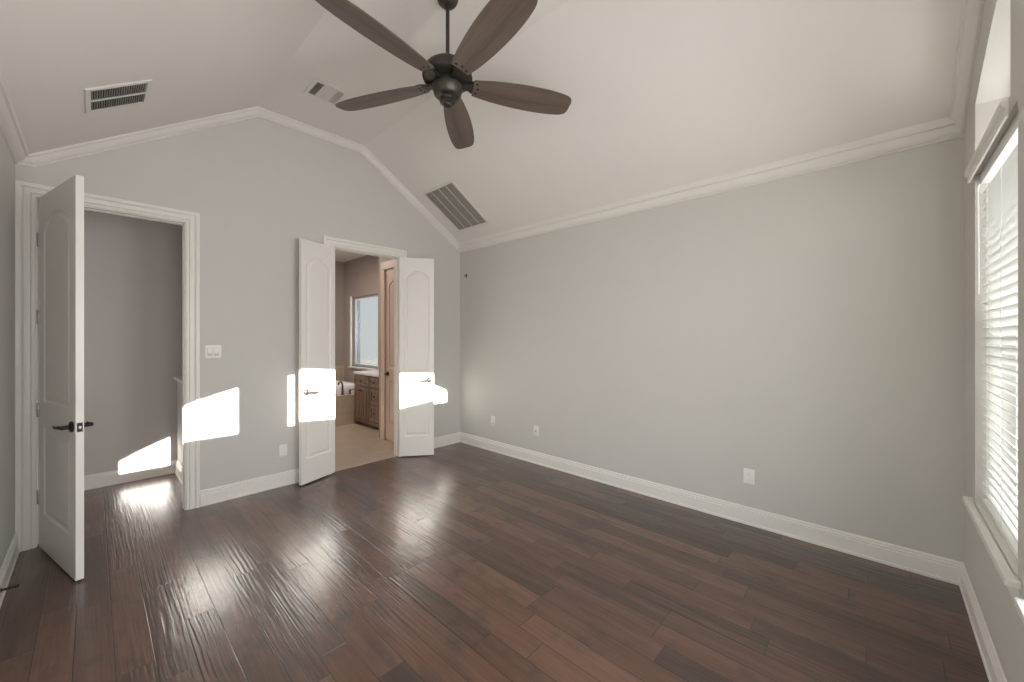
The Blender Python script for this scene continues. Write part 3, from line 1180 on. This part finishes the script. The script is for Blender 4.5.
# supply vent with dark gaps on the left slope
cx, cy = -3.482, -0.813
v1 = vent_root('supply_vent', 'white supply vent with dark gaps on the left ceiling slope', (cx, cy, on_left(cx)), -math.atan(SLOPE_L))
HX, HY = 0.176, 0.176
obj('frame', frame_mesh(HX, HY, 0.026, -0.010, 0.0), 'vent_metal', v1)
obj('duct_backing', boxes(((-HX + 0.026, -HY + 0.026, -0.003), (HX - 0.026, HY - 0.026, -0.001))), 'duct_dark', v1)
bm = bmesh.new()
n = 23
for i in range(n):
    x = -HX + 0.034 + (2 * HX - 0.068) * i / (n - 1)
    add_box(bm, (x - 0.0012, -HY + 0.024, -0.0085), (x + 0.0012, HY - 0.024, -0.0025))
obj('louvres', bm, 'grille_louvre', v1)
obj('centre_bar', boxes(((-HX + 0.024, -0.006, -0.011), (HX - 0.024, 0.006, -0.003))), 'louvre_metal', v1)

# three-way register on the flat strip
v2 = vent_root('ceiling_register', 'small white three-way register on the flat ceiling behind the fan', (-2.157, -0.757, FLAT), 0)
HX, HY = 0.145, 0.140
obj('frame', frame_mesh(HX, HY, 0.028, -0.009, 0.0), 'vent_metal', v2)
obj('duct_backing', boxes(((-HX + 0.026, -HY + 0.026, -0.002), (HX - 0.026, HY - 0.026, -0.0005))), 'duct_dark', v2)
for (xa, xb, lean, nm, ml) in ((-HX + 0.030, -0.058, 1, 'louvre_bank', 'grille_louvre'), (0.058, HX - 0.030, -1, 'louvre_bank', 'grey_plastic')):
    bm = bmesh.new()
    for i in range(6):
        x = xa + 0.004 + (xb - xa - 0.008) * i / 5
        d = 0.004 * lean if lean < 0 else 0.0
        add_box(bm, (x - 0.0016 - (0.003 if lean < 0 else 0), -HY + 0.028, -0.0075), (x + 0.0016 + (0.0015 if lean < 0 else 0), HY - 0.028, -0.003))
    obj(nm, bm, ml, v2)
bm = bmesh.new()
for i in range(9):
    y = -HY + 0.036 + (2 * HY - 0.072) * i / 8
    add_box(bm, (-0.054, y - 0.0115, -0.0078), (0.054, y + 0.0095, -0.004))
obj('louvre_bank', bm, 'vent_metal', v2)
for x in (-0.056, 0.056):
    obj('divider', boxes(((x - 0.003, -HY + 0.026, -0.009), (x + 0.003, HY - 0.026, -0.002))), 'vent_metal', v2)

# return grille on the right slope
cx, cy = -0.511, -0.548
v3 = vent_root('return_grille', 'large return air grille on the right ceiling slope', (cx, cy, on_right(cx)), S_ANG)
HX, HY = 0.345, 0.292
obj('frame', frame_mesh(HX, HY, 0.026, -0.010, 0.0), 'vent_metal', v3)
obj('filter_backing', boxes(((-HX + 0.024, -HY + 0.024, -0.003), (HX - 0.024, HY - 0.024, -0.001))), 'filter_dark', v3)
bm = bmesh.new()
n = 46
for i in range(n):
    x = -HX + 0.032 + (2 * HX - 0.064) * i / (n - 1)
    add_box(bm, (x - 0.0042, -HY + 0.024, -0.0075), (x + 0.0030, HY - 0.024, -0.004))
obj('louvres', bm, 'grille_louvre', v3)
for y in (-HY / 2 + 0.006, 0.0, HY / 2 - 0.006):
    obj('divider', boxes(((-HX + 0.024, y - 0.004, -0.010), (HX - 0.024, y + 0.004, -0.004))), 'louvre_metal', v3)


# ------------------------------------------------------------------ plates on the walls (local: x along wall, -y out)
def plate(name, label, cat, loc, rotz, w, h, group=None):
    o = tag(empty(name, loc, rotz), label, cat, group)
    obj('cover_plate', boxes(((-w / 2, -0.006, -h / 2), (w / 2, 0.0, h / 2)), bevel=0.003), 'white_plastic', o, shade=40)
    return o


def add_outlet_face(o):
    for s in (1, -1):
        f = obj('socket', boxes(((-0.017, -0.0075, s * 0.021 - 0.0145), (0.017, -0.004, s * 0.021 + 0.0145)), bevel=0.002), 'white_plastic', o, shade=40)
        bm = bmesh.new()
        for sx, hh in ((-0.0065, 0.0045), (0.0065, 0.0038)):
            add_box(bm, (sx - 0.001, -0.008, s * 0.021 + 0.001 - hh + 0.003), (sx + 0.001, -0.0072, s * 0.021 + 0.001 + hh + 0.003))
        add_box(bm, (-0.002, -0.008, s * 0.021 - 0.0095), (0.002, -0.0072, s * 0.021 - 0.0055))
        obj('slots', bm, 'grey_plastic', f)


sw = plate('light_switch', 'white double rocker switch plate beside the single door', 'light switch', (-2.852, 0, 1.366), 0, 0.118, 0.117)
for s in (-1, 1):
    r = obj('rocker_frame', boxes(((s * 0.0235 - 0.0185, -0.0068, -0.035), (s * 0.0235 + 0.0185, -0.005, 0.035))), 'grey_plastic', sw)
    bm = bmesh.new()
    a = [(-0.0045, -0.032), (-0.0105, 0.0), (-0.0075, 0.032), (-0.005, 0.032), (-0.005, -0.032)]
    add_prism(bm, a, [], 'x', s * 0.0235 - 0.0155, s * 0.0235 + 0.0155)
    obj('rocker', bm, 'white_plastic', r)
ob = plate('wall_outlet', 'white outlet low on the gable wall beside the double doors', 'outlet', (-2.283, 0, 0.358), 0, 0.074, 0.118)
add_outlet_face(ob)
ob = plate('wall_outlet', 'white outlet on the long wall, nearest the window', 'outlet', (0, -3.622, 0.384), R(-90), 0.078, 0.118)
add_outlet_face(ob)
ob = plate('coax_plate', 'white cable plate on the long wall with a dark centre jack', 'wall plate', (0, -1.415, 0.385), R(-90), 0.072, 0.116)
bm = bmesh.new()
add_lathe(bm, [(0, 0), (0.0065, 0), (0.0065, 0.003), (0.0048, 0.004), (0.0048, 0.012), (0, 0.012)], (0, -0.006, 0), 14, Matrix.Rotation(R(90), 3, 'X'))
obj('jack', bm, 'dark_slot', ob)
ob = plate('wall_outlet', 'white outlet on the long wall, closest to the far corner', 'outlet', (0, -0.677, 0.40), R(-90), 0.074, 0.118)
add_outlet_face(ob)

# small black fixture near the far corner
hk = tag(empty('wall_hook', (0, -0.141, 2.354), R(-90)), 'tiny black hook high on the long wall beside the far corner', 'hook')
bm = bmesh.new()
add_prism(bm, [(-0.016, 0.016), (-0.012, 0.024), (0.012, 0.024), (0.016, 0.016), (0.006, -0.018), (0, -0.026), (-0.006, -0.018)], [], 'y', -0.006, 0.0)
obj('hook_plate', bm, 'black_rubber', hk)
bm = bmesh.new()
add_tube(bm, smooth([(0, -0.004, -0.002), (0, -0.022, -0.008), (0, -0.030, 0.0), (0, -0.028, 0.012)], 5), 0.004, 10)
obj('prong', bm, 'black_rubber', hk, shade=50)

# door stop on the left baseboard
ds = tag(empty('door_stop', (-W + 0.016, -0.795, 0.078)), 'thin black spring door stop on the left baseboard', 'door stop')
bm = bmesh.new()
rx = Matrix.Rotation(R(90), 3, 'Y')
add_lathe(bm, [(0, 0), (0.011, 0), (0.011, 0.003), (0.006, 0.006), (0.0, 0.007)], (0, 0, 0), 16, rx)
obj('base', bm, 'dark_bronze', ds, shade=40)
bm = bmesh.new()
pts, rad = [], []
for i in range(12 * 8 + 1):
    a = 2 * math.pi * i / 12
    pts.append((0.006 + 0.047 * i / 96, 0.0055 * math.cos(a), 0.0055 * math.sin(a)))
add_tube(bm, pts, 0.0024, 6)
obj('spring', bm, 'black_rubber', ds, shade=60)
bm = bmesh.new()
add_lathe(bm, [(0, 0.052), (0.0085, 0.052), (0.009, 0.056), (0.009, 0.064), (0.006, 0.067), (0, 0.067)], (0, 0, 0), 14, rx)
obj('rubber_tip', bm, 'black_rubber', ds, shade=40)

# ------------------------------------------------------------------ bathroom furnishings
# tiled tub surround
bm = bmesh.new()
add_prism(bm, [(-2.2, 2.25), (-0.005, 2.25), (-0.005, BY - 0.02), (-2.2, BY - 0.02)],
          [[(-1.95, 2.52), (-0.30, 2.52), (-0.30, 3.62), (-1.95, 3.62)]], 'z', 0.0, 0.505)
struct('trim_10', bm, 'bath_wall_tile', 'tan tiled deck built in around the white bathtub', 'tub deck')
tub = tag(empty('bathtub', (-1.125, 3.07, 0.505)), 'white bathtub set in the tan tiled deck', 'bathtub')
bm = bmesh.new()


def rrect(hx, hy, r, z, n=6):
    out = []
    for cx_, cy_, a0 in ((hx - r, hy - r, 0), (-hx + r, hy - r, 90), (-hx + r, -hy + r, 180), (hx - r, -hy + r, 270)):
        for i in range(n + 1):
            a = R(a0 + 90 * i / n)
            out.append((cx_ + r * math.cos(a), cy_ + r * math.sin(a), z))
    return out


loops = [rrect(0.90, 0.62, 0.10, 0.0), rrect(0.905, 0.625, 0.10, 0.10), rrect(0.89, 0.61, 0.10, 0.125), rrect(0.80, 0.52, 0.12, 0.125), rrect(0.78, 0.50, 0.14, 0.10),
         rrect(0.70, 0.42, 0.18, -0.36), rrect(0.60, 0.34, 0.18, -0.40)]
prev = None
for lp in loops:
    ring = [bm.verts.new(p) for p in lp]
    if prev:
        n = len(ring)
        for i in range(n):
            j = (i + 1) % n
            bm.faces.new((prev[i], prev[j], ring[j], ring[i]))
    prev = ring
bm.faces.new(prev)
obj('basin', bm, 'tub_white', tub, shade=40)
bm = bmesh.new()
add_lathe(bm, [(0, 0), (0.03, 0), (0.03, 0.006), (0, 0.008)], (0.35, 0, -0.40), 18)
obj('drain', bm, 'steel', tub, shade=40)

fc = tag(empty('tub_faucet', (-0.665, 2.345, 0.505)), 'dark bronze deck faucet with two handles in front of the bathtub', 'faucet')
bm = bmesh.new()
add_lathe(bm, [(0, 0), (0.030, 0), (0.030, 0.008), (0.020, 0.016), (0.016, 0.04), (0.014, 0.09), (0.0, 0.09)], (0, 0, 0), 20)
add_tube(bm, smooth([(0, 0, 0.06), (0, 0.0, 0.15), (0, 0.03, 0.205), (0, 0.09, 0.215), (0, 0.15, 0.185), (0, 0.165, 0.16)], 6), 0.014, 12)
obj('spout', bm, 'fan_metal', fc, shade=50)
for sx in (-0.13, 0.13):
    bm = bmesh.new()
    add_lathe(bm, [(0, 0), (0.027, 0), (0.027, 0.008), (0.016, 0.02), (0.014, 0.055), (0.020, 0.066), (0.014, 0.078), (0, 0.08)], (sx, 0, 0), 18)
    h = obj('handle', bm, 'fan_metal', fc, shade=40)
    bm = bmesh.new()
    add_tube(bm, [(sx, 0, 0.068), (sx * 1.25, -0.01, 0.072), (sx * 1.5, -0.02, 0.074)], [0.007, 0.006, 0.008], 10)
    obj('lever', bm, 'fan_metal', h, shade=50)

# vanity against the window wall of the bathroom
VX, V0, V1 = -0.50, 1.00, 2.24
van = tag(empty('bathroom_vanity', (VX, V0, 0)), 'dark wood vanity cabinet past the double doors', 'vanity')


def vb(*bs, bevel=0.0):
    """boxes given in room coordinates, shifted into the vanity's frame"""
    bm_ = bmesh.new()
    for lo, hi in bs:
        add_box(bm_, (lo[0] - VX, lo[1] - V0, lo[2]), (hi[0] - VX, hi[1] - V0, hi[2]), bevel)
    return bm_


obj('cabinet_body', vb(((VX, V0, 0.10), (-0.012, V1, 0.862)), ((VX + 0.06, V0, 0.0), (-0.012, V1, 0.10))), 'vanity_wood', van)
# shaped base rail
bm = bmesh.new()
rail = [(V0, 0.0), (V0 + 0.06, 0.0), (V0 + 0.08, 0.05), (V0 + 0.16, 0.075), (V1 - 0.16, 0.075), (V1 - 0.08, 0.05), (V1 - 0.06, 0.0), (V1, 0.0), (V1, 0.12), (V0, 0.12)]
add_prism(bm, [(a - V0, z) for a, z in rail], [], 'x', -0.014, 0.0)
obj('base_rail', bm, 'vanity_wood', van)
obj('countertop', vb(((VX - 0.025, V0 - 0.01, 0.864), (-0.012, V1, 0.902)), bevel=0.005), 'counter_stone', van)
obj('backsplash', vb(((-0.030, V0, 0.902), (-0.012, 2.30, 0.985))), 'counter_stone', van)


def panel_front(name, ya, yb, za, zb, knob):
    bm = bmesh.new()
    lp = [(ya, za), (yb, za), (yb, zb), (ya, zb)]
    fr = min(0.055, (zb - za) * 0.28)
    add_prism(bm, [(a - V0, z) for a, z in lp], [[(a - V0, z) for a, z in inset(lp, fr)]], 'x', -0.020, -0.001)
    i2 = inset(lp, fr)
    add_box(bm, (-0.010, i2[0][0] - V0, i2[0][1]), (-0.001, i2[1][0] - V0, i2[2][1]))
    i3 = inset(lp, fr + 0.018)
    add_box(bm, (-0.017, i3[0][0] - V0, i3[0][1]), (-0.008, i3[1][0] - V0, i3[2][1]), 0.004)
    o = obj(name, bm, 'vanity_wood', van)
    kb = bmesh.new()
    add_lathe(kb, [(0, 0), (0.007, 0.0), (0.005, 0.010), (0.012, 0.018), (0.011, 0.026), (0, 0.029)], (-0.020, knob[0] - V0, knob[1]), 14, Matrix.Rotation(R(-90), 3, 'Y'))
    obj('knob', kb, 'dark_bronze', o, shade=40)


panel_front('drawer', 1.70, 2.215, 0.685, 0.840, (1.957, 0.762))
panel_front('door', 1.963, 2.215, 0.135, 0.665, (1.985, 0.60))
panel_front('door', 1.70, 1.952, 0.135, 0.665, (1.93, 0.60))
panel_front('drawer', 1.33, 1.675, 0.685, 0.840, (1.50, 0.762))
panel_front('drawer', 1.33, 1.675, 0.415, 0.665, (1.50, 0.54))
panel_front('drawer', 1.33, 1.675, 0.135, 0.395, (1.50, 0.265))
panel_front('door', 1.03, 1.31, 0.135, 0.840, (1.28, 0.60))

# ------------------------------------------------------------------ outside
struct('ground', boxes(((-14, -30, -0.4), (14, 24, -0.25))), 'ground_outside', 'pale ground outside the windows', 'ground')
bm = bmesh.new()
for i in range(60):
    y = -4 + i * 0.2
    add_box(bm, (6.5, y, -0.3), (6.53, y + 0.19, 1.45))
struct('fence', bm, 'fence_wood', 'tan board fence beyond the bathroom window', 'fence')

bm = boxes(((-12, -13.0, -0.3), (8, -11.0, 3.6)))
add_prism(bm, [(-10.6, 3.5), (-12.0, 5.10), (-13.4, 3.5)], [], 'x', -12.3, 8.3)  # house shape added out of view, its ridge set to shade the lower windows
struct('sun_block_house', bm, 'ground_outside', 'unseen house shape added outside to keep sun off the lower windows', 'house')
